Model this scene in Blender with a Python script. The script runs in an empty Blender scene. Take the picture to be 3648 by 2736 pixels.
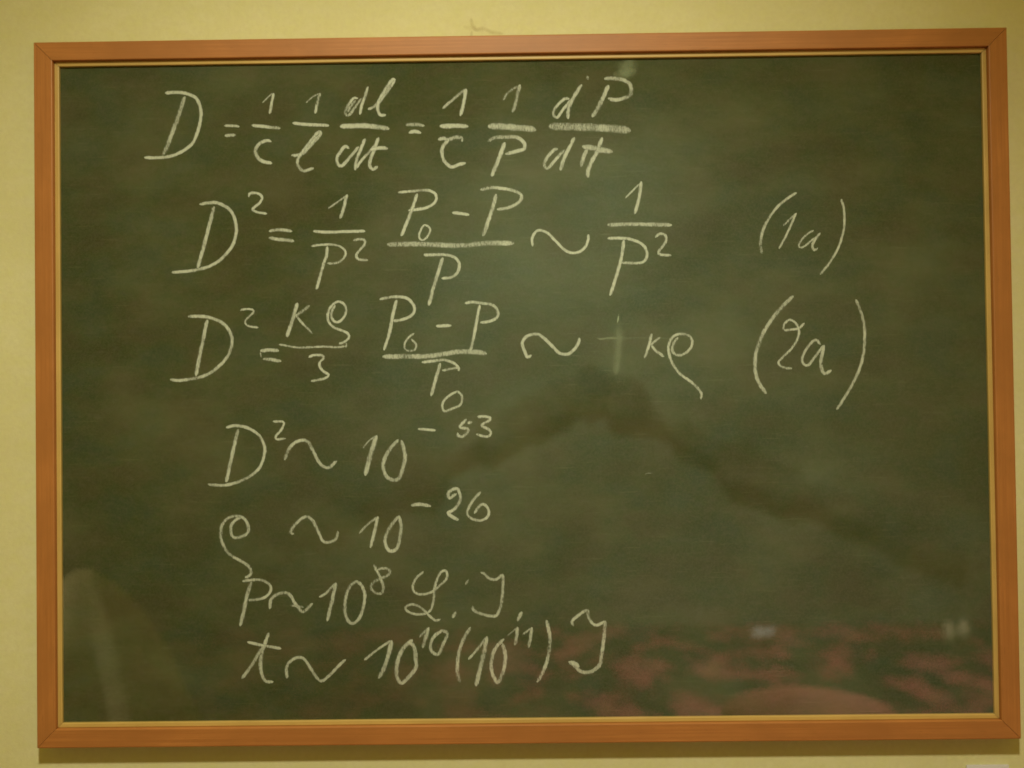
import bpy, bmesh, math, random
from mathutils import Vector, noise
random.seed(7)
S = bpy.context.scene
C = S.collection
R = math.radians
BZ = 1.60                      # height of the board's centre above the floor, metres
W, H = 1.40, 1.01411           # outer size of the frame
CAM = (-0.00319, -1.46684, BZ - 0.01773)

# ------------------------------------------------------------------ camera
cam_d = bpy.data.cameras.new("camera")
cam = bpy.data.objects.new("camera", cam_d); C.objects.link(cam)
cam.location = CAM
cam.rotation_euler = (math.pi/2 + 0.01574, 0.01246, 0.00851)
cam_d.sensor_width = 36.0
cam_d.lens = 36.0 * 3580 / 3648
cam_d.clip_start = 0.01
cam_d.clip_end = 100
cam_d.dof.use_dof = True
cam_d.dof.focus_distance = 1.355
cam_d.dof.aperture_fstop = 2.0
S.camera = cam

# ------------------------------------------------------------------ world, lamps, exposure
wd = bpy.data.worlds.new("World"); S.world = wd; wd.use_nodes = True
bg = wd.node_tree.nodes["Background"]
bg.inputs[0].default_value = (1.0, 0.72, 0.0, 1)
bg.inputs[1].default_value = 0.36
S.view_settings.view_transform = 'Standard'
S.view_settings.look = 'None'
S.view_settings.exposure = 0
S.view_settings.gamma = 1
S.cycles.max_bounces = 6
S.cycles.transparent_max_bounces = 24
S.cycles.sample_clamp_indirect = 4
S.cycles.use_denoising = True

def lamp(name, kind, loc, target, energy, color, **kw):
    d = bpy.data.lights.new(name, kind); d.energy = energy; d.color = color
    for k, v in kw.items(): setattr(d, k, v)
    o = bpy.data.objects.new(name, d); C.objects.link(o)
    o.location = loc
    o.rotation_euler = (Vector(target) - Vector(loc)).to_track_quat('-Z', 'Y').to_euler()
    return o
# the picture lamp above and in front of the board
lamp("spot_lamp", 'SPOT', (0.0, -1.70, BZ + 1.36), (-0.20, 0, BZ - 0.82), 158, (1.0, 0.97, 0.68),
     shadow_soft_size=0.07, spot_size=R(82), spot_blend=1.0)
# added lamp, no source seen: brightens the far wall for the glass to reflect
lamp("added_fill_lamp", 'SPOT', (0.1, -3.3, 3.4), (0.5, -5.6, 1.75), 760, (0.95, 1.0, 0.80),
     shadow_soft_size=0.15, spot_size=R(100), spot_blend=1.0)
lamp("added_fill_lamp", 'SPOT', (1.8, -2.9, 3.0), (2.0, -3.5, 0), 950, (1.0, 0.86, 0.74),
     shadow_soft_size=0.15, spot_size=R(96), spot_blend=.8)  # unseen lamp, added to brighten the reflected stool and carpet
lamp("added_fill_lamp", 'SPOT', (-2.9, -1.0, 2.0), (-1.5, -2.0, 0.6), 190, (1.0, 0.92, 0.66),
     shadow_soft_size=0.1, spot_size=R(50), spot_blend=.9)  # unseen side lamp, added to bring out the pale draped folds

# ------------------------------------------------------------------ helpers
def link(name, me, mat, parent=None):
    o = bpy.data.objects.new(name, me); C.objects.link(o)
    if mat: me.materials.append(mat)
    if parent: o.parent = parent
    return o
def from_bm(name, bm, mat, parent=None, smooth=False):
    bmesh.ops.recalc_face_normals(bm, faces=bm.faces)
    me = bpy.data.meshes.new(name); bm.to_mesh(me); bm.free()
    if smooth:
        for p in me.polygons: p.use_smooth = True
    return link(name, me, mat, parent)
def box(bm, x0, x1, y0, y1, z0, z1):
    v = [bm.verts.new((x, y, z)) for x in (x0, x1) for y in (y0, y1) for z in (z0, z1)]
    for f in ((0,1,3,2),(4,6,7,5),(0,4,5,1),(2,3,7,6),(0,2,6,4),(1,5,7,3)):
        bm.faces.new([v[i] for i in f])
def empty(name, loc, label, cat):
    o = bpy.data.objects.new(name, None); C.objects.link(o); o.location = loc
    o.empty_display_size = .1
    o["label"] = label; o["category"] = cat
    return o
def mat(name):
    m = bpy.data.materials.new(name); m.use_nodes = True
    nt = m.node_tree; b = nt.nodes["Principled BSDF"]
    return m, nt, b
def node(nt, t, **kw):
    n = nt.nodes.new(t)
    for k, v in kw.items():
        if k.startswith("i_"): n.inputs[k[2:].replace("_", " ")].default_value = v
        else: setattr(n, k, v)
    return n
def noise_tex(nt, vec, scale, detail=3, rough=.55):
    n = node(nt, "ShaderNodeTexNoise"); n.inputs["Scale"].default_value = scale
    n.inputs["Detail"].default_value = detail; n.inputs["Roughness"].default_value = rough
    if vec is not None: nt.links.new(vec, n.inputs["Vector"])
    return n.outputs["Fac"]
def ramp(nt, fac, stops):
    r = node(nt, "ShaderNodeValToRGB")
    el = r.color_ramp.elements
    while len(el) < len(stops): el.new(.5)
    for e, (p, c) in zip(el, stops): e.position = p; e.color = (*c, 1) if len(c) == 3 else c
    nt.links.new(fac, r.inputs[0]); return r.outputs[0]
def mix(nt, fac, a, b, mode='MIX'):
    n = node(nt, "ShaderNodeMix", data_type='RGBA', blend_type=mode)
    for s, v in ((0, fac), (6, a), (7, b)):
        if hasattr(v, "links"): nt.links.new(v, n.inputs[s])
        else: n.inputs[s].default_value = v if s == 0 else (*v, 1)
    return n.outputs[2]
def math_n(nt, op, a, b=0.0, clamp=False, c=None):
    n = node(nt, "ShaderNodeMath", operation=op, use_clamp=clamp)
    for s, v in ((0, a), (1, b), (2, c)):
        if v is None: continue
        if hasattr(v, "links"): nt.links.new(v, n.inputs[s])
        else: n.inputs[s].default_value = v
    return n.outputs[0]
def objvec(nt, scale=(1,1,1), rot=(0,0,0)):
    tc = node(nt, "ShaderNodeTexCoord"); mp = node(nt, "ShaderNodeMapping")
    mp.inputs["Scale"].default_value = scale; mp.inputs["Rotation"].default_value = rot
    nt.links.new(tc.outputs["Object"], mp.inputs["Vector"]); return mp.outputs[0]
def bump(nt, b, h, strength, dist):
    n = node(nt, "ShaderNodeBump"); n.inputs["Strength"].default_value = strength
    n.inputs["Distance"].default_value = dist
    nt.links.new(h, n.inputs["Height"]); nt.links.new(n.outputs[0], b.inputs["Normal"])

# ------------------------------------------------------------------ materials
def wall_mat():
    m, nt, b = mat("wall_paint"); v = objvec(nt)
    a = noise_tex(nt, v, 5, 4); f = noise_tex(nt, v, 130, 3, .7); g = noise_tex(nt, objvec(nt, (1,1,1.7)), 38, 2)
    c = ramp(nt, a, [(.3, (.66, .61, .35)), (.7, (.73, .69, .43))])
    c = mix(nt, math_n(nt, 'MULTIPLY', ramp(nt, g, [(.35, (0,0,0)), (.75, (1,1,1))]), .5), c, (.66, .63, .27))
    c = mix(nt, math_n(nt, 'MULTIPLY', ramp(nt, f, [(.4, (0,0,0)), (.8, (1,1,1))]), .45), c, (.60, .53, .33))
    nt.links.new(c, b.inputs["Base Color"]); b.inputs["Roughness"].default_value = .75
    b.inputs["Specular IOR Level"].default_value = .25
    bump(nt, b, noise_tex(nt, v, 160, 5, .75), .5, .0009)
    return m
def wood_mat(name, dark, light, rough, seed):
    m, nt, b = mat(name)
    uv = node(nt, "ShaderNodeUVMap"); uv.uv_map = "uv"
    info = node(nt, "ShaderNodeObjectInfo")
    add = node(nt, "ShaderNodeVectorMath", operation='ADD'); nt.links.new(uv.outputs[0], add.inputs[0])
    rnd = node(nt, "ShaderNodeVectorMath", operation='SCALE'); rnd.inputs[0].default_value = (7.3, 3.1, seed)
    nt.links.new(info.outputs["Random"], rnd.inputs["Scale"]); nt.links.new(rnd.outputs[0], add.inputs[1])
    def st(sx, sy, sc, d=3):
        mp = node(nt, "ShaderNodeMapping"); mp.inputs["Scale"].default_value = (sx, sy, 1)
        nt.links.new(add.outputs[0], mp.inputs["Vector"]); return noise_tex(nt, mp.outputs[0], sc, d, .6)
    grain = st(6, 330, 1.0, 5); patch = st(9, 12, 1.0, 3); fleck = st(60, 500, 1.0, 2)
    c = ramp(nt, grain, [(.22, dark), (.78, light)])
    mid = tuple((a*.6+d*.4)*.86 for a, d in zip(dark, light))
    c = mix(nt, math_n(nt, 'MULTIPLY', ramp(nt, patch, [(.36, (0,0,0)), (.66, (1,1,1))]), .85), c, mid)
    c = mix(nt, math_n(nt, 'MULTIPLY', ramp(nt, fleck, [(.62, (0,0,0)), (.75, (1,1,1))]), .25), c, tuple(x*.6 for x in dark))
    nt.links.new(c, b.inputs["Base Color"]); b.inputs["Roughness"].default_value = rough
    b.inputs["Specular IOR Level"].default_value = .45
    bump(nt, b, grain, .12, .0006)
    return m
def board_mat():
    m, nt, b = mat("slate_green_board"); v = objvec(nt)
    vs = objvec(nt, (1, 1, 1.5))
    big = noise_tex(nt, v, 2.6, 3); mid = noise_tex(nt, vs, 24, 3); fin = noise_tex(nt, vs, 95, 2, .6); hue = noise_tex(nt, vs, 14, 3)
    c = ramp(nt, hue, [(.36, (.074, .069, .031)), (.46, (.068, .073, .029)), (.54, (.060, .074, .028)), (.64, (.055, .073, .037))])
    c = mix(nt, math_n(nt, 'MULTIPLY', ramp(nt, mid, [(.4, (0,0,0)), (.7, (1,1,1))]), .35), c, (.036, .046, .014))
    c = mix(nt, math_n(nt, 'MULTIPLY', ramp(nt, fin, [(.45, (0,0,0)), (.75, (1,1,1))]), .45), c, (.090, .080, .060))
    # rubbed-out chalk left in wide sweeps
    sw = noise_tex(nt, objvec(nt, (1.2, 1, 2.2), (0, .35, 0)), 4.2, 4, .6)
    c = mix(nt, math_n(nt, 'MULTIPLY', ramp(nt, sw, [(.44, (0,0,0)), (.68, (1,1,1))]), .16), c, (.30, .29, .17))
    c = mix(nt, math_n(nt, 'MULTIPLY', ramp(nt, big, [(.42, (0,0,0)), (.66, (1,1,1))]), .08), c, (.26, .26, .17))
    tw = noise_tex(nt, objvec(nt, (1, 1, 1)), 330, 2, .7)
    c = mix(nt, math_n(nt, 'MULTIPLY', ramp(nt, tw, [(.42, (0,0,0)), (.62, (1,1,1))]), .30), c, (.122, .126, .075))
    scr = noise_tex(nt, objvec(nt, (6, 1, 110), (0, .5, 0)), 3, 2, .5)                      # fine wiping streaks
    c = mix(nt, math_n(nt, 'MULTIPLY', ramp(nt, scr, [(.62, (0,0,0)), (.74, (1,1,1))]), .10), c, (.30, .29, .20))
    nt.links.new(c, b.inputs["Base Color"]); b.inputs["Roughness"].default_value = .85
    b.inputs["Specular IOR Level"].default_value = .1
    return m
def glass_mat():
    m, nt, b = mat("clear_glass"); nt.nodes.remove(b)
    out = nt.nodes["Material Output"]
    t = node(nt, "ShaderNodeBsdfTransparent"); t.inputs[0].default_value = (.985, .992, .98, 1)
    gl = node(nt, "ShaderNodeBsdfGlossy"); gl.inputs["Roughness"].default_value = .02
    ge = node(nt, "ShaderNodeNewGeometry"); dp = node(nt, "ShaderNodeVectorMath", operation='DOT_PRODUCT')
    nt.links.new(ge.outputs["Normal"], dp.inputs[0]); nt.links.new(ge.outputs["Incoming"], dp.inputs[1])
    inv = math_n(nt, 'SUBTRACT', 1.0, math_n(nt, 'ABSOLUTE', dp.outputs["Value"]))
    fr = math_n(nt, 'MULTIPLY_ADD', math_n(nt, 'POWER', inv, 5.0), .957, c=.043)       # reflectance of a glass face
    mx = node(nt, "ShaderNodeMixShader")
    nt.links.new(fr, mx.inputs[0])
    nt.links.new(t.outputs[0], mx.inputs[1]); nt.links.new(gl.outputs[0], mx.inputs[2]); nt.links.new(mx.outputs[0], out.inputs[0])
    return m
def chalk_mat(name="chalk", col=(.71, .73, .66), grain=1.0):
    m, nt, b = mat(name); out = nt.nodes["Material Output"]
    b.inputs["Base Color"].default_value = (*col, 1); b.inputs["Roughness"].default_value = .95
    b.inputs["Specular IOR Level"].default_value = .05
    uv = node(nt, "ShaderNodeUVMap"); uv.uv_map = "uv"
    sep = node(nt, "ShaderNodeSeparateXYZ"); nt.links.new(uv.outputs[0], sep.inputs[0])
    av = math_n(nt, 'ABSOLUTE', sep.outputs[1])                       # 0 in the middle of the stroke, 1 at its edge
    pr = node(nt, "ShaderNodeAttribute"); pr.attribute_name = "pressure"
    n1 = noise_tex(nt, objvec(nt), 1100, 2, .6)
    n2 = noise_tex(nt, objvec(nt, (1, 1, .28), (0, .7, 0)), 760, 2, .6)
    g = math_n(nt, 'ADD', math_n(nt, 'MULTIPLY', n1, .45), math_n(nt, 'MULTIPLY', n2, .55))
    g = math_n(nt, 'MULTIPLY_ADD', math_n(nt, 'SUBTRACT', g, .5), 2.8*grain, c=.5)       # contrast
    edge = math_n(nt, 'SUBTRACT', 1.0, math_n(nt, 'POWER', av, 2.6))
    cover = math_n(nt, 'MULTIPLY', edge, pr.outputs["Fac"])
    a = math_n(nt, 'MULTIPLY_ADD', math_n(nt, 'SUBTRACT', math_n(nt, 'ADD', cover, math_n(nt, 'MULTIPLY', g, .8)), .90), 1.35, clamp=True, c=.47)
    a = math_n(nt, 'MULTIPLY', a, math_n(nt, 'MINIMUM', math_n(nt, 'MULTIPLY', pr.outputs["Fac"], 1.18), 1.0))
    a = math_n(nt, 'MULTIPLY', math_n(nt, 'MULTIPLY', a, .86), math_n(nt, 'MULTIPLY', edge, 1.7, clamp=True))
    tr = node(nt, "ShaderNodeBsdfTransparent"); mx = node(nt, "ShaderNodeMixShader")
    nt.links.new(a, mx.inputs[0]); nt.links.new(tr.outputs[0], mx.inputs[1]); nt.links.new(b.outputs[0], mx.inputs[2])
    nt.links.new(mx.outputs[0], out.inputs[0])
    return m
def mark_mat(name, col):
    m, nt, b = mat(name); out = nt.nodes["Material Output"]
    b.inputs["Base Color"].default_value = (*col, 1); b.inputs["Roughness"].default_value = .95
    b.inputs["Specular IOR Level"].default_value = .05
    uv = node(nt, "ShaderNodeUVMap"); uv.uv_map = "uv"
    sep = node(nt, "ShaderNodeSeparateXYZ"); nt.links.new(uv.outputs[0], sep.inputs[0])
    av = math_n(nt, 'ABSOLUTE', sep.outputs[1])
    pr = node(nt, "ShaderNodeAttribute"); pr.attribute_name = "pressure"
    n1 = noise_tex(nt, objvec(nt), 160, 3, .6)
    edge = math_n(nt, 'SUBTRACT', 1.0, math_n(nt, 'POWER', av, 1.5), clamp=True)
    a = math_n(nt, 'MULTIPLY', math_n(nt, 'MULTIPLY', edge, pr.outputs["Fac"]), math_n(nt, 'MULTIPLY_ADD', n1, 1.2, c=.4), clamp=True)
    tr = node(nt, "ShaderNodeBsdfTransparent"); mx = node(nt, "ShaderNodeMixShader")
    nt.links.new(a, mx.inputs[0]); nt.links.new(tr.outputs[0], mx.inputs[1]); nt.links.new(b.outputs[0], mx.inputs[2])
    nt.links.new(mx.outputs[0], out.inputs[0])
    return m
def plain(name, col, rough=.6, vary=.15, scale=20, spec=.4):
    m, nt, b = mat(name); n = noise_tex(nt, objvec(nt), scale, 4)
    nt.links.new(ramp(nt, n, [(.3, tuple(c*(1-vary) for c in col)), (.7, tuple(min(1, c*(1+vary)) for c in col))]), b.inputs["Base Color"])
    b.inputs["Roughness"].default_value = rough; b.inputs["Specular IOR Level"].default_value = spec
    return m
M_wall = wall_mat()
M_rail = wood_mat("reddish_wood", (.36, .130, .032), (.53, .210, .058), .5, 1.7)
M_fillet = wood_mat("pale_wood", (.52, .33, .085), (.68, .46, .17), .45, 4.1)
M_board = board_mat(); M_glass = glass_mat(); M_chalk = chalk_mat()
M_pale = mark_mat("pale_green", (.62, .70, .50)); M_mark = mark_mat("grey_scuff", (.38, .27, .13))  # the pale green also paints the lamp's reflected glow
M_card = plain("white_card", (.74, .72, .80), .6, .04)

# ------------------------------------------------------------------ setting: the wall
bm = bmesh.new(); box(bm, -3.2, 3.2, 0, .12, 0, 3.0)
wall = from_bm("wall", bm, M_wall); wall["kind"] = "structure"

# ------------------------------------------------------------------ ribbons (chalk lines)
def spline(P, step):
    """Catmull-Rom through P, resampled about every step; returns points"""
    if len(P) == 2: P = [P[0], [(P[0][0]*.5+P[1][0]*.5), (P[0][1]*.5+P[1][1]*.5)], P[1]]
    Q = [[2*P[0][0]-P[1][0], 2*P[0][1]-P[1][1]]] + P + [[2*P[-1][0]-P[-2][0], 2*P[-1][1]-P[-2][1]]]
    out = []
    for i in range(1, len(Q)-2):
        a, b, c, d = Q[i-1:i+3]
        L = math.hypot(c[0]-b[0], c[1]-b[1]); n = max(2, int(L/step))
        for k in range(n):
            t = k/n
            out.append([.5*((2*b[j]) + (-a[j]+c[j])*t + (2*a[j]-5*b[j]+4*c[j]-d[j])*t*t + (-a[j]+3*b[j]-3*c[j]+d[j])*t**3) for j in (0, 1)])
    out.append(list(P[-1])); return out
def ribbon_mesh(name, strokes, depth0, jitter=.09, to_wall=-1):
    """strokes: [width_mm, pressure, x, z, x, z ...] in millimetres on the board; thin raised strips"""
    V, F, UV, PR = [], [], [], []
    dep = depth0
    for st in strokes:
        w, pr, co = st[0], st[1], st[2:]
        P = [[co[i]/1000, co[i+1]/1000] for i in range(0, len(co), 2)]
        w = w/1000*.71                                  # half width incl. the ragged margin
        pts = spline(P, .0022)
        # round ends: prolong by a third of the width
        n = len(pts); seed = random.random()*90
        cum = [0]
        for i in range(1, n): cum.append(cum[-1] + math.hypot(pts[i][0]-pts[i-1][0], pts[i][1]-pts[i-1][1]))
        tot = cum[-1]; base = len(V)
        for i, (x, z) in enumerate(pts):
            a = pts[max(0, i-1)]; b = pts[min(n-1, i+1)]
            tx, tz = b[0]-a[0], b[1]-a[1]; L = math.hypot(tx, tz) or 1; tx /= L; tz /= L
            e = min(cum[i], tot-cum[i])/max(w*1.1, 1e-6)
            k = math.sqrt(max(.10, min(1, e*.9+.12)))
            ww = w*k*(1 + jitter*noise.noise(Vector((cum[i]*160, seed, 0)))*2)
            off = w*.10*noise.noise(Vector((cum[i]*90, seed, 5)))
            px, pz = x - tz*off, z + tx*off
            y = dep - .00012*(cum[i]/max(tot, .001))
            for s in (1, 0, -1):
                V.append((px - tz*ww*s, y, pz + tx*ww*s)); UV.append((cum[i], float(s)))
                PR.append(max(.05, pr*(1 + .19*noise.noise(Vector((cum[i]*45, seed, 9)))*1.6)))
            if i:
                q = base + i*3
                for j in (0, 1): F.append((q+j, q+j+1, q+j-2, q+j-3))
        dep -= .00014
    me = bpy.data.meshes.new(name); me.from_pydata(V, [], F)
    uvl = me.uv_layers.new(name="uv")
    for l in me.loops: uvl.data[l.index].uv = UV[l.vertex_index]
    at = me.attributes.new("pressure", 'FLOAT', 'POINT')
    for i, v in enumerate(PR): at.data[i].value = v
    me.update(); return me

scuff = link("scuff_mark", ribbon_mesh("scuff_mark", [
    [5, .15, -69, 543, -67, 533, -61, 526, -52, 528, -38, 522, -22, 520],
    [4, .16, -68, 524, -69, 514], [7, .07, -80, 531, -66, 528, -50, 524]], -.0004), M_mark, wall)
scuff.location = (0, 0, BZ)

# ------------------------------------------------------------------ the framed blackboard
bb = empty("framed_blackboard", (0, 0, BZ), "wood-framed dark green blackboard behind glass, covered with white chalk formulas", "blackboard")
RW, FT = .0269, .0069
def member(name, side, prof, material, gap=.0003):
    """one mitred length of moulding; prof = [(inset from the outer edge, depth y)]"""
    bm = bmesh.new(); uvl = bm.loops.layers.uv.new("uv")
    half = (W/2, H/2); ends = []; N = len(prof); seg = 24
    horiz = side in ('top', 'bottom')
    L, A = (half[0], half[1]) if horiz else (half[1], half[0])
    sgn = 1 if side in ('top', 'right') else -1
    rings = []
    for k in range(seg+1):
        t = -1 + 2*k/seg; ring = []
        for a, y in prof:
            s = (L - a - gap)*t; o = sgn*(A - a)
            ring.append(bm.verts.new((s, y, o) if horiz else (o, y, s)))
        rings.append(ring)
    per = [0]
    for i in range(N):
        p, q = prof[i], prof[(i+1) % N]; per.append(per[-1] + math.hypot(p[0]-q[0], p[1]-q[1]))
    for k in range(seg):
        for i in range(N):
            j = (i+1) % N
            f = bm.faces.new((rings[k][i], rings[k+1][i], rings[k+1][j], rings[k][j]))
            us = [(-1+2*k/seg)*L, (-1+2*(k+1)/seg)*L]
            for lp, uv in zip(f.loops, ((us[0], per[i]), (us[1], per[i]), (us[1], per[i+1]), (us[0], per[i+1]))): lp[uvl].uv = uv
    bm.faces.new(rings[0]); bm.faces.new(rings[-1][::-1])
    return from_bm(name, bm, material, bb)
rail_prof = [(0, -.001), (0, -.0285), (.0005, -.0296), (.0017, -.030), (RW-.0015, -.030), (RW-.0004, -.0296), (RW, -.0286), (RW, -.001)]
fil_prof = [(RW+.00025, -.004), (RW+.00025, -.0231), (RW+.0009, -.0235), (RW+FT-.0014, -.0235), (RW+FT-.0004, -.0231), (RW+FT, -.0223), (RW+FT, -.004)]
for sd in ('top', 'bottom', 'left', 'right'): member("frame_rail", sd, rail_prof, M_rail)
for sd in ('top', 'bottom', 'left', 'right'): member("inner_fillet", sd, fil_prof, M_fillet)
ix, iz = W/2-RW-.003, H/2-RW-.003
bm = bmesh.new(); box(bm, -ix, ix, -.0186, -.0105, -iz, iz)
panel = from_bm("board_panel", bm, M_board, bb)
bm = bmesh.new()
vs = [bm.verts.new(p) for p in ((-ix, -.0208, -iz), (ix, -.0208, -iz), (ix, -.0208, iz), (-ix, -.0208, iz))]; bm.faces.new(vs)
glass = link("glass_pane", bpy.data.meshes.new("glass_pane"), M_glass, bb); bm.to_mesh(glass.data); bm.free()
sol = glass.modifiers.new("thickness", 'SOLIDIFY'); sol.thickness = .002; sol.offset = 1
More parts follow.
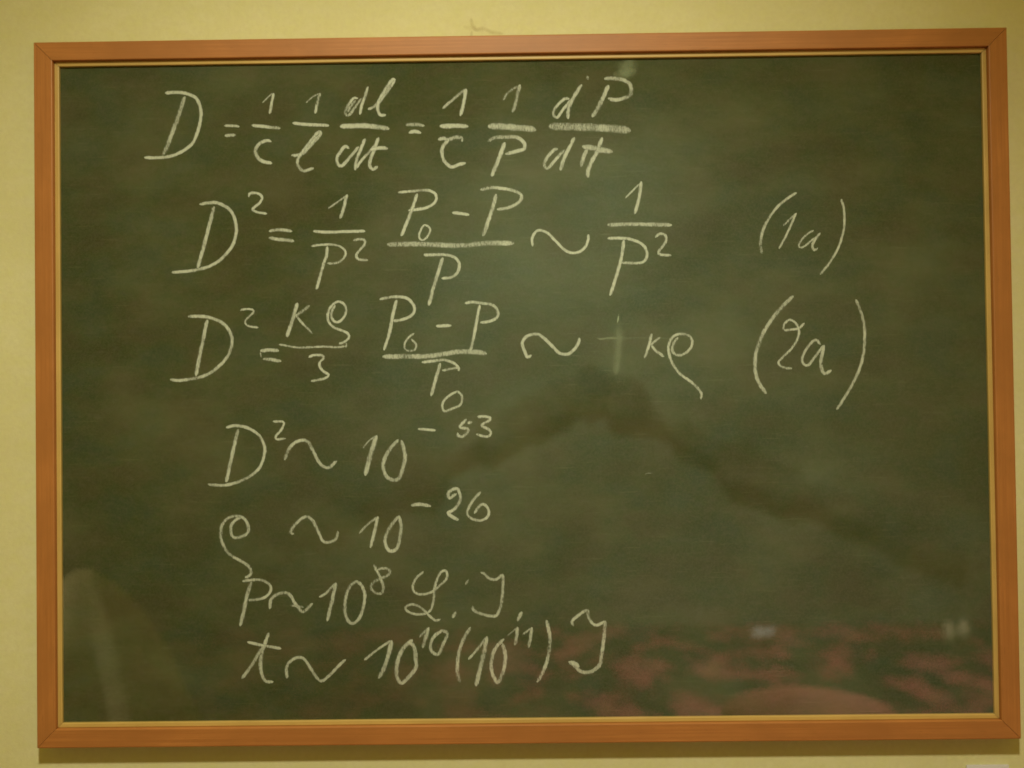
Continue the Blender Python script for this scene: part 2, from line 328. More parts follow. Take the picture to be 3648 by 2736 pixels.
GLYPHS = [
 ["D",[5.5,0.8,-484.8,428.8,-495.4,397.1,-506.7,367.7,-517.0,342.9],[4.4,0.9,-513.6,433.9,-495.1,434.7,-478.5,431.1,-467.5,424.5,-462.0,409.6,-462.2,394.8,-466.9,376.4,-474.4,359.8,-488.4,349.0,-503.2,342.7,-521.7,339.8,-544.7,340.2]],
 ["=",[3.7,0.85,-427.9,384.8,-417.0,384.7,-405.6,383.6],[4.4,0.85,-427.3,370.1,-419.5,370.9,-411.2,371.5]],
 ["1",[2.2,0.66,-371.9,417.5,-365.0,424.8,-356.6,431.7],[3.7,0.9,-355.9,431.5,-358.6,417.3,-361.7,401.1]],
 ["-",[4.4,0.9,-388.0,384.8,-368.1,382.7,-346.4,380.1]],
 ["c",[4.8,0.85,-359.5,360.7,-366.5,362.5,-376.6,358.4,-382.8,349.3,-380.5,339.6,-373.2,332.9,-358.6,329.3]],
 ["1",[2.2,0.66,-308.8,416.5,-299.5,424.7,-289.3,430.1],[4.0,0.85,-288.4,430.5,-292.2,416.3,-295.7,400.6]],
 ["-",[4.4,0.9,-328.8,387.3,-309.1,385.1,-275.6,383.3]],
 ["l",[4.4,0.8,-330.7,340.2,-318.7,341.3,-309.5,348.2,-296.4,360.9,-288.6,369.7,-288.6,373.7,-293.0,372.3,-302.0,361.0,-315.0,344.6,-321.6,333.6,-319.8,323.4,-312.5,317.4,-298.3,321.8],[4.8,0.66,-291.2,369.2,-302.9,355.5,-314.1,340.9]],
 ["d",[3.7,0.8,-233.2,422.4,-240.2,422.0,-247.1,412.8,-251.8,403.7,-250.0,397.6,-245.4,399.0,-237.9,409.0,-228.6,421.8],[4.0,0.9,-218.7,438.9,-223.6,423.6,-227.8,411.6,-230.9,398.0],[4.0,0.66,-236.9,419.2,-244.4,410.0,-247.8,401.8]],
 ["l",[4.4,0.85,-219.0,405.6,-211.2,409.2,-201.9,417.2,-190.7,431.4,-181.0,445.7,-181.4,449.0,-186.9,444.3,-196.3,429.6,-203.8,415.0,-204.8,405.7,-201.2,397.4,-192.9,397.4],[3.3,0.66,-184.7,443.3,-193.5,428.7,-201.6,415.9]],
 ["-",[6.6,0.85,-259.8,381.4,-235.5,382.2,-211.5,380.7,-188.4,377.1]],
 ["d",[4.4,0.85,-246.5,349.1,-252.3,352.5,-258.8,345.6,-264.4,336.5,-263.6,327.2,-258.1,323.8,-248.8,332.9,-240.5,342.6,-233.0,351.7],[4.4,0.85,-223.5,363.2,-230.3,347.0,-236.3,332.4,-238.3,317.3]],
 ["t",[3.7,0.8,-237.9,319.5,-227.7,333.2,-215.6,345.9,-205.3,357.7],[4.8,0.85,-204.0,364.7,-209.7,348.6,-215.3,334.8,-217.3,324.7,-212.5,318.2,-205.5,323.1],[4.8,0.85,-216.5,346.5,-202.7,349.2,-190.5,348.3]],
 ["=",[4.8,0.8,-164.8,382.1,-150.6,382.8,-137.0,380.7],[4.8,0.8,-160.3,370.4,-151.7,372.5,-142.1,370.5]],
 ["1",[4.0,0.75,-110.6,405.1,-96.9,417.4,-77.0,433.0],[4.8,0.85,-76.7,433.7,-79.4,416.8,-85.0,394.0]],
 ["-",[5.9,0.8,-115.2,379.3,-93.6,380.1,-73.8,378.7]],
 ["c",[5.1,0.75,-117.8,359.8,-110.4,361.9,-103.1,359.9,-92.0,363.5,-83.2,361.9,-83.3,356.7],[4.8,0.85,-102.7,359.0,-110.5,350.8,-112.5,339.8,-108.9,328.7,-98.9,319.9,-88.8,323.2,-78.1,326.0]],
 ["1",[3.3,0.66,-22.4,415.9,-17.7,425.1,-8.5,432.0,0.4,436.8],[4.8,0.8,1.4,438.5,-2.1,423.0,-5.5,408.3,-9.3,398.2]],
 ["-",[8.4,0.75,-45.3,378.3,-25.7,378.0,-1.8,375.8,24.2,372.8]],
 ["P",[5.1,0.75,-45.8,356.5,-35.0,362.1,-20.3,362.4,-3.8,361.8,6.2,354.6,7.0,345.4,-0.4,342.8,-20.7,337.5],[5.5,0.85,-21.4,355.0,-28.0,336.7,-35.6,318.4,-40.7,305.6]],
 ["d",[4.0,0.85,73.1,416.7,66.7,417.2,57.4,409.2,49.9,400.1,50.7,391.8,55.3,389.9,61.3,398.1,70.2,409.0,78.6,418.5],[4.8,0.85,91.2,437.3,83.3,425.4,74.8,410.8,71.0,399.8,70.8,387.2]],
 ["P",[5.1,0.75,123.6,444.7,135.0,445.7,149.6,443.2,159.6,438.1,162.6,430.7,161.2,421.5,154.7,417.3,140.0,414.1,128.7,416.4],[5.5,0.85,129.7,435.8,121.7,417.5,114.2,402.8,105.7,389.3]],
 ["-",[9.9,0.7,42.6,377.0,75.3,376.1,121.1,373.6,161.0,369.7]],
 ["h",[22.0,0.15,160.1,472.2,157.2,461.2,153.7,447.4],[34.8,0.1,162.9,474.1,157.2,459.4,149.6,445.6],[12.8,0.13,170.0,457.3,157.1,452.9,136.9,450.4]],  # the lamp's reflected glow, painted as soft pale ribbons
 ["d",[4.4,0.8,55.6,344.7,49.2,342.6,39.8,331.7,35.7,322.9,37.8,316.4,42.4,317.6,52.7,329.6,64.8,343.1],[5.1,0.85,79.5,360.9,71.2,344.5,63.7,329.9,59.0,312.6]],
 ["t",[5.1,0.75,98.3,344.1,92.1,331.3,88.8,317.5],[5.5,0.85,119.5,360.0,112.4,340.2,104.3,325.6,98.2,310.9,98.5,302.1],[7.3,0.75,90.5,347.0,102.4,345.5,117.0,342.0,134.4,339.1]],
 ["D",[4.4,0.85,-464.7,271.2,-452.6,273.0,-439.3,272.9,-426.1,266.8,-417.3,257.8,-412.3,243.0,-411.6,229.7,-415.4,215.0,-423.7,201.9,-437.0,188.8,-453.3,180.2,-472.5,175.6,-487.2,174.0,-505.7,172.6],[5.0,0.85,-443.5,267.9,-449.1,246.4,-455.9,221.5,-462.0,199.4,-468.1,178.2]],
 ["2",[3.5,0.85,-392.8,280.5,-392.3,285.5,-384.6,286.8,-376.6,284.1,-373.6,279.0,-377.4,272.0,-385.6,265.5,-387.5,261.8,-380.5,258.5,-366.9,256.2]],
 ["=",[4.4,0.8,-364.5,230.2,-351.2,232.7,-330.6,230.3],[4.7,0.8,-364.6,221.1,-349.9,218.5,-327.8,216.0]],
 ["1",[2.6,0.7,-278.1,262.3,-268.4,269.0,-251.8,280.2],[4.4,0.85,-250.6,282.7,-255.2,264.4,-260.7,247.6]],
 ["-",[4.1,0.9,-300.3,229.6,-276.2,228.1,-254.1,228.7,-224.7,228.9]],
 ["P",[3.2,0.8,-303.2,207.9,-288.1,210.0,-273.4,210.1,-261.7,207.3,-254.4,201.0,-254.2,193.7,-260.4,186.4,-269.3,182.7,-280.3,182.8],[4.1,0.85,-279.9,207.6,-280.9,195.5,-285.4,182.3,-291.5,161.8,-296.1,145.1]],
 ["2",[3.5,0.8,-242.5,215.3,-234.4,217.2,-226.3,215.9,-225.6,210.2,-232.3,202.2,-238.0,194.9,-236.8,189.7,-231.0,187.2,-221.0,187.0]],
 ["P",[3.8,0.85,-176.4,284.2,-158.5,285.7,-136.4,287.0,-124.7,283.4,-121.0,275.7,-124.9,267.7,-135.2,261.9,-148.5,259.2,-162.0,257.7],[4.4,0.88,-149.1,282.3,-154.3,265.9,-161.8,246.8,-172.7,220.8]],
 ["0",[2.9,0.85,-139.2,237.4,-142.9,231.9,-146.7,223.1,-146.0,217.2,-142.4,214.8,-137.2,217.1,-132.0,224.3,-130.9,231.0,-134.8,235.3,-139.9,236.8]],
 ["_",[4.4,0.8,-98.6,253.9,-86.8,252.6,-73.7,250.6]],
 ["P",[4.4,0.8,-57.4,286.3,-40.9,289.3,-21.8,287.3,-7.2,283.7,1.3,278.4,0.9,271.1,-7.4,263.8,-19.2,259.6,-33.9,257.4],[5.3,0.85,-34.8,280.1,-39.0,262.8,-46.6,240.8,-54.5,219.2]],
 ["-",[6.4,0.75,-193.4,209.0,-166.7,209.2,-137.3,208.8,-107.9,206.8,-78.6,206.4,-49.2,208.9,-9.9,208.4]],
 ["P",[4.1,0.85,-140.7,193.0,-122.8,193.3,-105.2,192.4,-93.5,187.0,-89.2,178.2,-91.5,167.9,-99.7,160.7,-115.1,158.8],[5.0,0.8,-113.0,189.1,-118.6,171.2,-126.2,147.8,-133.9,120.0]],
 ["~",[3.8,0.9,17.4,203.5,16.4,214.9,21.8,224.4,28.4,226.5,39.3,222.0,50.9,210.1,62.5,198.1,72.7,193.3,84.4,194.6,93.3,202.1,97.1,210.9,97.6,219.7]],
 ["1",[2.6,0.75,151.7,271.3,161.8,281.3,172.2,291.9],[4.4,0.88,174.9,295.4,171.9,273.0,165.1,248.1]],
 ["-",[5.3,0.8,125.4,232.8,153.8,233.6,183.0,232.9,218.2,231.5]],
 ["P",[4.1,0.85,125.4,213.4,138.9,213.5,153.5,212.7,168.1,208.4,178.2,201.0,182.0,190.6,179.4,181.9,172.0,177.6,158.8,177.4,144.9,177.9],[4.4,0.85,148.5,210.8,145.8,189.7,139.6,166.3,127.9,130.6]],
 ["2",[3.8,0.8,194.2,213.7,200.4,218.9,208.4,217.4,209.3,209.3,204.5,200.6,198.6,193.0,201.4,188.9,217.2,187.8]],
 ["(",[3.8,0.8,398.7,275.9,383.5,266.4,369.2,254.0,358.7,240.0,350.8,226.0,346.5,211.9,345.3,200.4,347.3,188.6]],
 ["1",[2.6,0.7,378.7,228.2,386.8,236.4,397.4,246.4],[3.1,0.85,397.4,246.4,389.2,228.0,381.3,211.5,371.8,195.2]],
 ["a",[2.8,0.8,421.9,221.2,413.3,216.1,405.5,208.6,400.5,199.6,404.0,196.4,411.7,200.5,419.5,207.1,426.0,210.8],[3.6,0.8,431.4,217.4,423.6,207.0,420.0,199.4,422.1,192.3,427.7,195.7]],
 [")",[3.3,0.8,462.7,265.8,466.2,251.3,466.6,233.4,464.4,216.7,457.6,196.3,445.8,175.9,430.1,156.7]],
 ["D",[4.4,0.85,-482.6,108.7,-468.6,108.9,-455.3,107.5,-442.1,103.4,-430.4,96.6,-421.7,84.7,-419.1,72.9,-421.9,58.3,-429.3,45.2,-441.2,33.6,-453.0,25.6,-466.3,20.7,-481.0,17.9,-495.8,16.3,-509.3,17.7],[5.0,0.85,-454.8,103.7,-461.5,72.0,-467.3,45.6,-471.6,22.5]],
 ["2",[2.9,0.8,-407.0,116.0,-400.8,118.0,-389.0,117.5,-388.3,112.9,-395.0,106.4,-399.7,100.6,-398.0,95.4,-390.7,92.4,-380.4,91.5]],
 ["=",[4.7,0.8,-378.3,57.1,-366.0,58.7,-351.3,57.4],[4.4,0.8,-374.9,45.5,-364.6,45.1,-348.2,42.1],[1.8,0.66,-378.4,55.5,-377.2,48.2]],
 ["k",[5.0,0.8,-323.9,126.6,-330.3,105.6,-339.4,77.0],[4.1,0.75,-306.3,122.4,-318.4,112.8,-327.6,107.0],[3.2,0.7,-326.6,108.5,-315.7,95.1,-302.3,81.4]],
 ["r",[3.5,0.85,-269.6,122.4,-274.0,113.6,-274.7,104.8,-270.1,98.3,-262.7,98.8,-256.0,106.1,-253.5,114.8,-255.9,122.9,-262.5,127.0,-269.1,125.6,-277.2,118.1,-280.3,107.8,-278.5,97.5,-271.6,90.1,-259.9,85.5,-251.2,80.7,-250.0,75.1,-255.7,69.3,-264.5,66.2]],
 ["-",[2.9,0.75,-351.5,66.5,-340.9,64.6,-324.8,61.7,-307.2,61.8,-285.1,62.4,-266.0,61.4,-253.1,63.4],[2.6,0.66,-254.2,67.6,-253.6,60.2]],
 ["3",[3.5,0.85,-308.5,47.1,-301.4,50.3,-289.6,50.0,-287.2,45.5,-292.7,39.7,-292.0,33.1,-286.9,26.5,-280.1,22.0,-285.6,16.6,-305.3,12.8]],
 ["P",[4.1,0.85,-204.8,129.5,-191.0,132.5,-176.3,133.2,-163.1,129.5,-155.2,119.4,-155.7,110.6,-161.9,104.1,-173.7,99.8,-186.2,98.1],[4.4,0.85,-180.2,128.8,-185.4,109.5,-190.8,83.2,-199.4,56.0]],
 ["0",[2.9,0.75,-155.6,80.4,-163.7,74.0,-169.2,65.3,-169.0,58.0,-163.9,54.7,-155.1,56.0,-152.6,62.1,-154.7,66.6,-160.8,72.2]],
 ["_",[4.4,0.85,-123.9,89.9,-101.6,90.8]],
 ["P",[4.1,0.8,-82.1,122.0,-72.2,124.2,-57.6,122.2,-42.9,119.8,-35.7,113.4,-34.0,104.6,-38.8,99.1,-47.6,95.7,-60.1,93.9],[4.1,0.85,-60.5,119.9,-65.2,96.2,-69.1,75.7,-74.5,53.8]],
 ["-",[6.4,0.75,-201.6,46.8,-175.7,47.0,-139.1,46.6,-117.1,48.9,-95.0,52.3,-73.1,52.3,-51.1,49.7]],
 ["P",[4.1,0.8,-145.1,37.7,-127.4,39.8,-112.8,41.1,-99.6,36.8,-92.7,30.6,-91.0,24.7],[3.5,0.8,-91.6,29.8,-102.7,28.1,-115.6,25.6],[4.4,0.85,-118.2,36.5,-124.8,14.9,-132.0,-11.1]],
 ["0",[3.5,0.75,-94.5,-4.5,-103.1,-8.8,-111.9,-16.0,-116.2,-24.8,-112.9,-33.1,-101.9,-29.3,-91.6,-25.1,-87.4,-17.8,-88.7,-9.0,-95.7,-3.9]],
 ["~",[4.4,0.85,13.3,47.1,7.4,43.7,3.1,52.8,0.3,63.1,4.8,71.8,13.6,76.1,23.9,76.0,34.0,68.5,44.2,58.1,54.3,48.5,66.0,47.3,74.8,53.3,80.8,62.1,82.6,70.5]],
 ["s",[2.8,0.3,108.8,69.5,114.9,67.8,121.8,69.5],[3.3,0.2,118.8,69.1,126.4,69.7,135.4,69.1],[2.3,0.5,139.7,103.4,138.0,91.5],[1.8,0.08,121.3,69.0,144.3,69.3,175.0,68.9,210.8,67.6],[10.3,0.06,139.7,85.7,140.2,65.2,136.9,42.2,134.0,16.0],[14.1,0.05,139.6,93.4,139.4,65.2,137.3,39.6,134.0,17.9],[7.7,0.06,139.4,80.6,138.8,60.1,136.0,19.2],[11.5,0.05,125.2,69.2,137.9,67.8,152.0,68.9]],  # faint pale strokes laid out as a cross
 ["k",[3.8,0.85,186.6,75.4,183.2,59.5,176.3,39.9],[3.3,0.7,199.1,69.8,191.6,64.3,185.1,58.7],[4.1,0.85,185.7,58.0,193.9,49.1,204.3,41.7]],
 ["r",[3.8,0.8,224.6,69.5,219.7,62.9,216.1,54.0,218.2,46.5,225.8,43.4,236.1,47.1,243.9,56.2,244.9,65.1,239.0,72.2,228.8,74.3,217.2,70.0,211.3,59.2,211.5,45.1,216.7,30.9,226.7,16.7,240.6,6.3,251.9,-4.1,256.9,-11.8,256.7,-20.2]],
 ["(",[5.1,0.75,391.5,127.1,375.7,112.1,360.1,93.7,348.3,75.9,340.4,58.1,335.6,41.5,334.7,26.2,337.0,9.5,343.2,-3.3,350.7,-13.6]],
 ["2",[3.3,0.8,406.6,87.7,399.4,80.4,389.2,78.6,377.7,77.8,376.9,84.5,383.0,91.5,389.4,91.4,395.7,85.5,398.7,76.5,396.0,63.8,387.5,51.1,375.8,39.7,368.6,31.9,370.5,27.0,378.1,23.1,387.9,22.7]],
 ["a",[3.8,0.8,429.4,56.3,423.4,62.8,416.9,59.7,408.5,49.6,402.5,35.6,404.9,27.9,411.3,26.9,420.4,37.9,428.2,48.0,434.3,55.4],[4.6,0.8,434.3,55.4,430.6,39.0,429.1,26.3,434.0,14.5,444.0,19.4]],
 [")",[4.1,0.8,480.8,120.3,487.8,103.5,492.5,81.7,492.4,60.0,489.8,38.3,482.4,15.4,471.9,-4.9,460.1,-23.9,450.7,-37.9]],
 ["D",[4.1,0.85,-429.1,-52.9,-418.8,-50.1,-405.6,-51.4,-392.4,-56.0,-380.7,-64.9,-374.2,-78.2,-373.3,-89.9,-378.9,-107.4,-388.5,-119.0,-401.8,-126.9,-416.5,-132.6,-431.2,-135.6,-443.0,-135.6,-455.9,-134.0],[5.0,0.8,-411.2,-54.9,-417.5,-80.6,-423.6,-106.9,-429.3,-131.4]],
 ["2",[3.2,0.8,-361.1,-44.7,-346.7,-45.1,-345.3,-49.3,-349.8,-58.0,-356.5,-65.2,-355.8,-70.6,-342.6,-69.1]],
 ["~",[4.4,0.8,-344.3,-100.5,-339.8,-87.4,-330.9,-76.5,-319.1,-72.1,-310.3,-75.3,-303.1,-87.8,-295.9,-102.5,-288.7,-110.2,-279.9,-111.8,-269.2,-102.1]],
 ["1",[2.1,0.66,-232.4,-85.7,-222.3,-74.2,-210.5,-66.0],[6.2,0.8,-211.3,-66.7,-219.6,-91.8,-228.4,-124.4]],
 ["0",[5.0,0.8,-180.1,-72.9,-193.2,-87.7,-201.4,-103.7,-201.5,-116.8,-196.5,-127.1,-187.8,-131.0,-179.7,-128.8,-174.4,-115.7,-170.6,-101.1,-171.9,-86.5,-176.2,-74.0]],
 ["_",[3.5,0.9,-151.5,-58.2,-138.3,-59.1,-125.9,-60.3]],
 ["5",[4.1,0.8,-81.7,-44.4,-91.1,-55.6,-85.6,-57.7,-79.4,-58.6,-79.8,-63.0,-87.2,-70.0,-93.6,-68.1,-94.4,-64.0],[5.0,0.9,-79.9,-50.7,-73.5,-48.5]],
 ["3",[3.8,0.8,-66.1,-41.7,-56.1,-41.1,-47.3,-43.4,-48.9,-47.3,-59.2,-53.0,-57.7,-56.0,-49.0,-60.2,-46.9,-66.1,-52.1,-70.4,-67.8,-66.7]],
 ["r",[4.1,0.8,-405.4,-180.8,-415.5,-185.9,-422.1,-193.1,-423.2,-203.4,-419.3,-211.0,-411.3,-211.1,-401.0,-206.8,-397.2,-199.3,-400.8,-187.5,-408.1,-181.3,-416.9,-180.3,-428.7,-184.3,-436.1,-194.4,-437.7,-209.0,-433.4,-223.7,-424.7,-235.5,-410.1,-244.4,-398.4,-252.1,-394.5,-259.1,-395.6,-265.0,-403.2,-269.2]],
 ["~",[4.1,0.75,-331.8,-207.0,-336.4,-204.6,-332.7,-196.4,-321.6,-185.8,-313.5,-182.3,-305.5,-187.2,-298.3,-200.4,-291.1,-216.5,-283.8,-219.8,-273.6,-216.4,-269.5,-209.5,-269.0,-203.4]],
 ["1",[3.2,0.75,-237.9,-207.5,-226.5,-195.4,-210.7,-183.6],[4.4,0.85,-210.7,-183.0,-216.4,-207.2,-221.9,-228.1]],
 ["0",[4.7,0.8,-180.3,-182.5,-191.4,-195.8,-198.8,-208.8,-200.8,-219.0,-197.6,-229.2,-191.8,-233.1,-183.7,-228.7,-179.1,-212.0,-177.5,-195.9,-180.6,-182.2]],
 ["_",[4.7,0.8,-163.2,-168.1,-149.7,-166.5,-134.0,-169.3]],
 ["2",[4.4,0.8,-97.2,-151.6,-106.9,-158.1,-109.3,-152.9,-105.6,-147.2,-96.1,-144.6,-91.8,-154.6,-93.4,-164.8,-101.6,-174.9,-111.4,-179.2],[5.0,0.85,-111.4,-179.5,-104.6,-184.4,-94.4,-189.6]],
 ["6",[3.8,0.8,-62.2,-149.1,-73.6,-162.1,-80.3,-173.7,-81.2,-182.5,-73.9,-188.7,-60.8,-190.3,-52.0,-184.2,-51.6,-174.0,-59.1,-167.4,-66.4,-172.4,-71.5,-180.8]],
 ["P",[3.8,0.8,-407.2,-274.3,-394.9,-272.4,-378.8,-272.9,-367.8,-279.6,-366.1,-287.6,-373.1,-296.3,-384.9,-300.5,-399.5,-301.2],[5.0,0.8,-393.9,-274.8,-400.9,-296.0,-405.5,-317.8,-410.7,-338.4]],
 ["~",[4.4,0.78,-367.7,-314.4,-365.8,-300.7,-357.0,-293.5,-345.2,-291.0,-337.9,-295.2,-332.2,-305.4,-326.4,-312.8,-319.1,-319.0,-306.1,-306.6],[3.2,0.66,-337.8,-309.8,-327.8,-310.7,-319.1,-312.1]],
 ["1",[3.5,0.75,-296.5,-298.0,-286.7,-292.5,-271.9,-278.1],[4.7,0.8,-272.2,-277.3,-276.5,-297.3,-285.2,-332.7]],
 ["0",[4.4,0.75,-242.6,-274.8,-253.0,-284.5,-258.2,-300.4,-259.6,-317.9,-254.9,-332.5,-247.6,-336.5,-238.8,-328.3,-232.8,-312.3,-230.8,-294.9,-235.4,-281.7,-243.4,-275.1]],
 ["8",[3.8,0.75,-217.5,-252.2,-210.4,-266.0,-205.8,-277.7,-203.7,-286.4,-206.3,-293.3,-213.6,-293.9,-221.5,-286.3,-219.3,-279.0,-209.0,-272.7,-197.2,-267.9,-194.2,-261.8,-200.0,-257.7,-208.1,-258.3,-212.1,-260.7],[3.5,0.7,-216.1,-255.7,-210.1,-266.0]],
 ["L",[3.5,0.78,-145.7,-262.8,-156.3,-272.4,-161.5,-284.0,-158.3,-293.1,-146.3,-295.8,-133.1,-291.6,-121.3,-282.2,-112.5,-272.9,-113.1,-263.0,-119.7,-263.3,-125.6,-272.7,-130.2,-287.2,-131.8,-303.2,-134.9,-316.3,-141.5,-322.3,-155.4,-324.4,-168.5,-320.3,-172.4,-314.4,-165.5,-310.1,-155.3,-311.7,-145.1,-319.1,-137.9,-326.7,-129.2,-333.4,-122.2,-331.3]],
 [".",[5.0,0.8,-100.6,-321.0,-104.7,-330.0]],
 ["f",[3.2,0.66,-81.1,-275.0,-85.6,-282.5]],
 ["J",[4.1,0.75,-63.9,-265.1,-56.9,-268.0,-52.6,-273.5,-43.9,-275.8,-38.0,-273.3,-32.6,-269.4,-31.5,-275.2,-32.4,-292.7,-34.8,-311.5,-40.1,-324.9,-46.0,-328.1,-62.0,-325.1,-75.0,-318.7,-75.7,-312.9]],
 ["t",[4.7,0.8,-369.9,-348.1,-375.2,-364.7,-379.6,-376.3,-382.0,-392.2,-379.9,-408.2,-374.2,-418.0,-363.3,-418.6],[4.4,0.78,-379.6,-369.0,-393.0,-392.1,-408.8,-413.8],[4.1,0.85,-400.6,-361.5,-378.1,-366.4,-351.5,-371.0]],
 ["~",[4.1,0.8,-343.7,-414.1,-344.3,-398.4,-337.3,-388.3,-327.0,-384.1,-318.3,-387.1,-309.6,-400.2,-301.0,-413.4,-293.7,-418.1,-282.0,-409.5,-270.2,-397.7,-259.2,-387.4]],
 ["1",[3.5,0.75,-232.4,-389.1,-217.4,-377.2,-193.5,-361.0],[5.6,0.85,-192.8,-361.0,-196.9,-379.6,-203.7,-399.9,-212.2,-415.5]],
 ["0",[5.3,0.8,-162.4,-360.5,-174.9,-371.1,-182.3,-384.1,-185.9,-400.1,-185.3,-414.6,-179.1,-422.2,-171.0,-416.2,-159.2,-401.8,-158.3,-385.8,-161.0,-369.8,-168.3,-364.6]],
 ["1",[3.8,0.7,-152.8,-357.1,-138.8,-343.1],[5.0,0.8,-139.3,-343.3,-143.4,-356.9,-148.2,-372.6]],
 ["0",[4.4,0.8,-120.0,-348.1,-129.5,-354.1,-136.1,-364.3,-136.3,-375.9,-128.3,-382.1,-123.9,-378.9,-117.9,-365.9,-112.4,-352.9,-116.3,-349.2,-122.8,-347.7]],
 ["(",[4.7,0.75,-79.3,-343.3,-88.7,-358.9,-96.2,-379.2,-98.6,-398.0,-98.0,-412.6,-94.9,-421.9]],
 ["1",[3.5,0.75,-82.7,-389.8,-69.9,-375.1,-55.8,-357.5],[5.6,0.8,-55.8,-356.8,-61.2,-383.9,-72.3,-427.9]],
 ["0",[5.0,0.78,-31.4,-360.4,-43.6,-373.9,-49.7,-391.3,-49.1,-407.3,-45.6,-417.4,-41.0,-422.9,-35.4,-413.2,-30.8,-398.7,-29.9,-381.3,-34.1,-367.1]],
 ["1",[2.3,0.66,-26.2,-356.2,-11.9,-344.5],[4.4,0.8,-11.6,-343.8,-12.8,-356.8,-15.4,-370.2]],
 ["1",[2.9,0.66,-4.3,-355.0,7.8,-345.4],[4.7,0.8,8.8,-344.4,6.9,-358.5,3.7,-374.1]],
 ["f",[5.0,0.85,-5.4,-322.0,-11.4,-335.6]],
 [")",[4.7,0.75,29.5,-334.3,33.9,-353.0,34.4,-370.4,30.5,-390.7,24.4,-408.0,15.5,-423.3]],
 ["J",[4.1,0.8,69.0,-343.2,66.6,-337.3,75.0,-328.7,88.9,-320.9,89.6,-328.9,95.2,-339.1,102.5,-342.4,114.5,-336.4],[5.0,0.8,114.5,-336.4,112.5,-356.7,109.2,-379.9,106.1,-397.2,98.7,-405.9,88.5,-409.7,78.3,-408.1,69.7,-400.5,61.0,-393.9],[7.0,0.8,62.8,-394.2,76.6,-401.6]],
 ["f",[4.0,0.66,99.4,449.9,100.4,444.0]],
 ["f",[1.3,0.66,174.8,-127.0,178.0,-125.8,185.0,-125.2]],
]
NAMES = {'-': 'fraction_bar', '_': 'minus_sign', '=': 'equals_sign', '~': 'tilde', 's': 'pale_patch', 'h': 'pale_patch', 'f': 'chalk_fleck', '.': 'full_stop'}
WORDS = {'r': 'Greek rho', 'k': 'Greek kappa', 'D': 'capital D', 'P': 'capital P', 'L': 'capital L', 'J': 'capital J', '(': 'opening bracket', ')': 'closing bracket'}
for G in GLYPHS:
    t, strokes = G[0], G[1:]
    n = NAMES.get(t) or ('numeral' if t.isdigit() else 'bracket' if t in '()' else 'letter')
    o = link(n, ribbon_mesh(n, strokes, -.0188), M_pale if t in 'sh' else M_chalk, panel)
    if n in ('letter', 'numeral', 'bracket'):
        w = WORDS.get(t) or (('numeral ' if t.isdigit() else 'small letter ') + t)
        o["label"] = "white chalk " + w
    if t == 's': o["label"] = "pale cross-shaped smear"
    if t == 'h': o["label"] = "small bluish lamp glow painted at the top edge of the board"

# ------------------------------------------------------------------ label card on the wall under the frame
bm = bmesh.new(); box(bm, .6340, .6945, -.0030, -.0008, -.595, -.5531)
bmesh.ops.bevel(bm, geom=list(bm.edges), offset=.0006, segments=1)
card = from_bm("wall_label", bm, M_card); card.location = (0, 0, BZ)
card["label"] = "small white card on the wall under the frame's right-hand corner"; card["category"] = "label"

# ------------------------------------------------------------------ what the glass reflects: the room behind the camera, with props added for the reflections
def carpet_mat():
    m, nt, b = mat("patterned_carpet")
    a = noise_tex(nt, objvec(nt, (1, .6, 1)), 3.9, 4, .62); c2 = noise_tex(nt, objvec(nt), 9, 3, .6)
    c = ramp(nt, a, [(.38, (.03, .05, .03)), (.49, (.04, .07, .04)), (.53, (.50, .12, .13)), (.62, (.62, .19, .19)), (.72, (.45, .28, .12))])
    c = mix(nt, math_n(nt, 'MULTIPLY', ramp(nt, c2, [(.46, (0,0,0)), (.6, (1,1,1))]), .6), c, (.05, .06, .04))
    nt.links.new(c, b.inputs["Base Color"]); b.inputs["Roughness"].default_value = .95
    return m
bm = bmesh.new(); box(bm, -4, 4, -5.6, 0, -.1, 0)
fl = from_bm("floor", bm, carpet_mat()); fl["kind"] = "structure"
bm = bmesh.new(); box(bm, -4, 4, -5.72, -5.6, 0, 4.4)
ow = from_bm("wall", bm, plain("grey_green_paint", (.22, .25, .175), .9, .35, 1.3)); ow["kind"] = "structure"

# round stool with a red cushion
def lathe(name, prof, mt, parent, seg=40):
    bm = bmesh.new(); rings = []
    for r, z in prof: rings.append([bm.verts.new((r*math.cos(2*math.pi*k/seg), r*math.sin(2*math.pi*k/seg), z)) for k in range(seg)])
    for a, b in zip(rings, rings[1:]):
        for k in range(seg): bm.faces.new((a[k], a[(k+1) % seg], b[(k+1) % seg], b[k]))
    bm.faces.new(rings[0]); bm.faces.new(rings[-1])
    return from_bm(name, bm, mt, parent, True)
st = empty("round_stool", (1.02, -2.20, 0), "round stool with a red cushion, seen reflected at the lower right of the glass", "stool")
lathe("cushion", [(.295, .425), (.31, .435), (.30, .455), (.22, .48), (.12, .495), (.01, .50)], plain("red_velvet", (.60, .20, .17), .9), st)
lathe("seat_frame", [(.23, .36), (.245, .36), (.25, .42), (.23, .424), (.01, .424)], plain("dark_stain", (.03, .03, .02), .6), st)
M_dark = plain("dark_wood", (.05, .035, .02), .5)
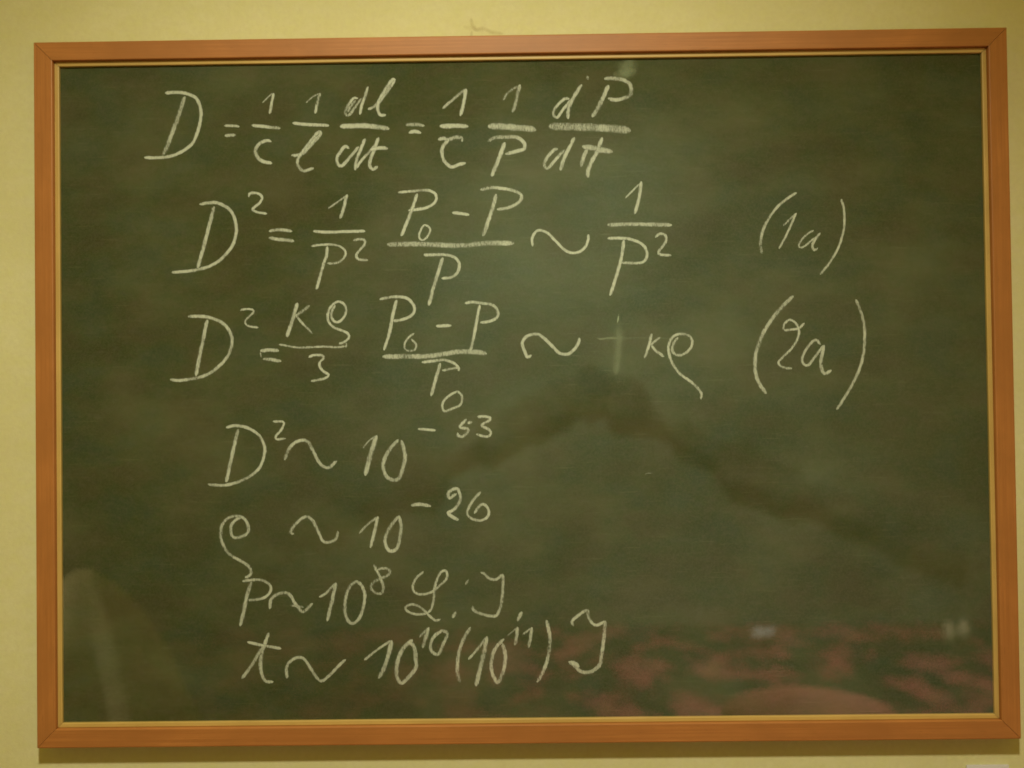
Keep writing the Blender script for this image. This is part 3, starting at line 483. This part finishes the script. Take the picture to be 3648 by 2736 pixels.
for k in range(4):
    a = R(45 + 90*k); bm = bmesh.new(); rr = []
    for z, r, q in ((0, .016, .27), (.2, .022, .25), (.38, .026, .23)):
        rr.append([bm.verts.new((math.cos(a)*q*.7 + r*math.cos(2*math.pi*j/10), math.sin(a)*q*.7 + r*math.sin(2*math.pi*j/10), z)) for j in range(10)])
    for p, q in zip(rr, rr[1:]):
        for j in range(10): bm.faces.new((p[j], p[(j+1) % 10], q[(j+1) % 10], q[j]))
    bm.faces.new(rr[0]); bm.faces.new(rr[-1]); from_bm("leg", bm, M_dark, st, True)

# made-up draped form, added for the pale reflected streaks at lower left
bm = bmesh.new(); seg = 120; rings = []
for i in range(15):
    t = i/14; ring = []
    for k in range(seg):
        a = 2*math.pi*k/seg
        fold = math.sin(a*9 + math.sin(a*2)*1.5 + t*.8)*(.012 + .06*t) + math.sin(a*17+1)*.012*t
        r = .03 + .15*min(1, t*4)**.5 + .32*t**1.3 + fold*min(1, t*3)
        ring.append(bm.verts.new((r*math.cos(a), r*math.sin(a), 1.02 - 1.0*t)))
    rings.append(ring)
for a, b in zip(rings, rings[1:]):
    for k in range(seg): bm.faces.new((a[k], a[(k+1) % seg], b[(k+1) % seg], b[k]))
bm.faces.new(rings[0])
cl = from_bm("added_draped_form", bm, plain("added_form_beige", (.66, .58, .34), .95), None, True)
cl.location = (-1.50, -2.0, 0)
cl["label"] = "made-up tall draped form, added for pale reflected streaks at the lower left of the glass"; cl["category"] = "added form"

# made-up dark peaked band on the far wall, added to darken the reflection
bm = bmesh.new(); path = [(-1.9, .50), (-1.2, .86), (-.5, 1.18), (.1, 1.50), (.48, 1.66), (.9, 1.46), (1.4, 1.16), (2.1, .84), (3.0, .46)]
pts = spline([list(p) for p in path], .05); rings = []; n = len(pts)
for i, (x, z) in enumerate(pts):
    a, b = pts[max(0, i-1)], pts[min(n-1, i+1)]; L = math.hypot(b[0]-a[0], b[1]-a[1]); tx, tz = (b[0]-a[0])/L, (b[1]-a[1])/L
    r = max(.02, .10 + .22*noise.noise(Vector((i*.17, 3, 0))) + .08*noise.noise(Vector((i*.6, 8, 0))))
    rings.append([bm.verts.new((x - tz*r*math.cos(q)*(1+.15*math.sin(5*q+i*.2)), -5.50 - .06*math.sin(q), z + tx*r*math.cos(q)*(1+.15*math.sin(5*q+i*.2)))) for q in [2*math.pi*k/16 for k in range(16)]])
for a, b in zip(rings, rings[1:]):
    for k in range(16): bm.faces.new((a[k], a[(k+1) % 16], b[(k+1) % 16], b[k]))
bm.faces.new(rings[0]); bm.faces.new(rings[-1])
ga = from_bm("reflection_dark_band", bm, plain("dark_band_green", (.095, .10, .07), .95, .7, 7), None, True)
ga["label"] = "made-up dark band on the far wall, added to darken the reflection across the middle of the glass"; ga["category"] = "added band"
# made-up crumpled paper on the carpet, added for a pale glint in the glass
bm = bmesh.new(); bmesh.ops.create_grid(bm, x_segments=14, y_segments=10, size=.5)
for v in bm.verts:
    x, y = v.co.x, v.co.y
    v.co = (x*.13, y*.09, .03 + .05*abs(noise.noise(Vector((x*5, y*5, 2)))) + .03*x)
pp = from_bm("glint_paper", bm, plain("white_glint", (.8, .85, .9), .8, .03), None)
so = pp.modifiers.new("thickness", 'SOLIDIFY'); so.thickness = .001
pp.location = (1.51, -4.95, .06); pp.rotation_euler = (R(-12), 0, .5)
pp["label"] = "made-up crumpled white paper, added for a pale glint in the glass, lower right"; pp["category"] = "paper"
# two made-up ivory pieces, added in place of small warm lights in the reflection
M_ivory = plain("ivory_glint", (.85, .78, .55), .3)
for k, (x, y, w) in enumerate(((2.72, -5.05, "left, duller"), (2.80, -5.02, "right, brighter"))):
    v = lathe("glint_vase", [(.018, 0), (.03, .03), (.034, .06), (.024, .09), (.014, .105), (.018, .12), (.001, .12)], M_ivory, None, 20)
    v.location = (x, y, .02*k); v.scale = (1.1, 1.1, 1.1)
    v["label"] = "made-up ivory piece added for a reflected light, the " + w + " of two pale glints near the glass's right edge"; v["category"] = "glint_vase"; v["group"] = "added ivory glints"
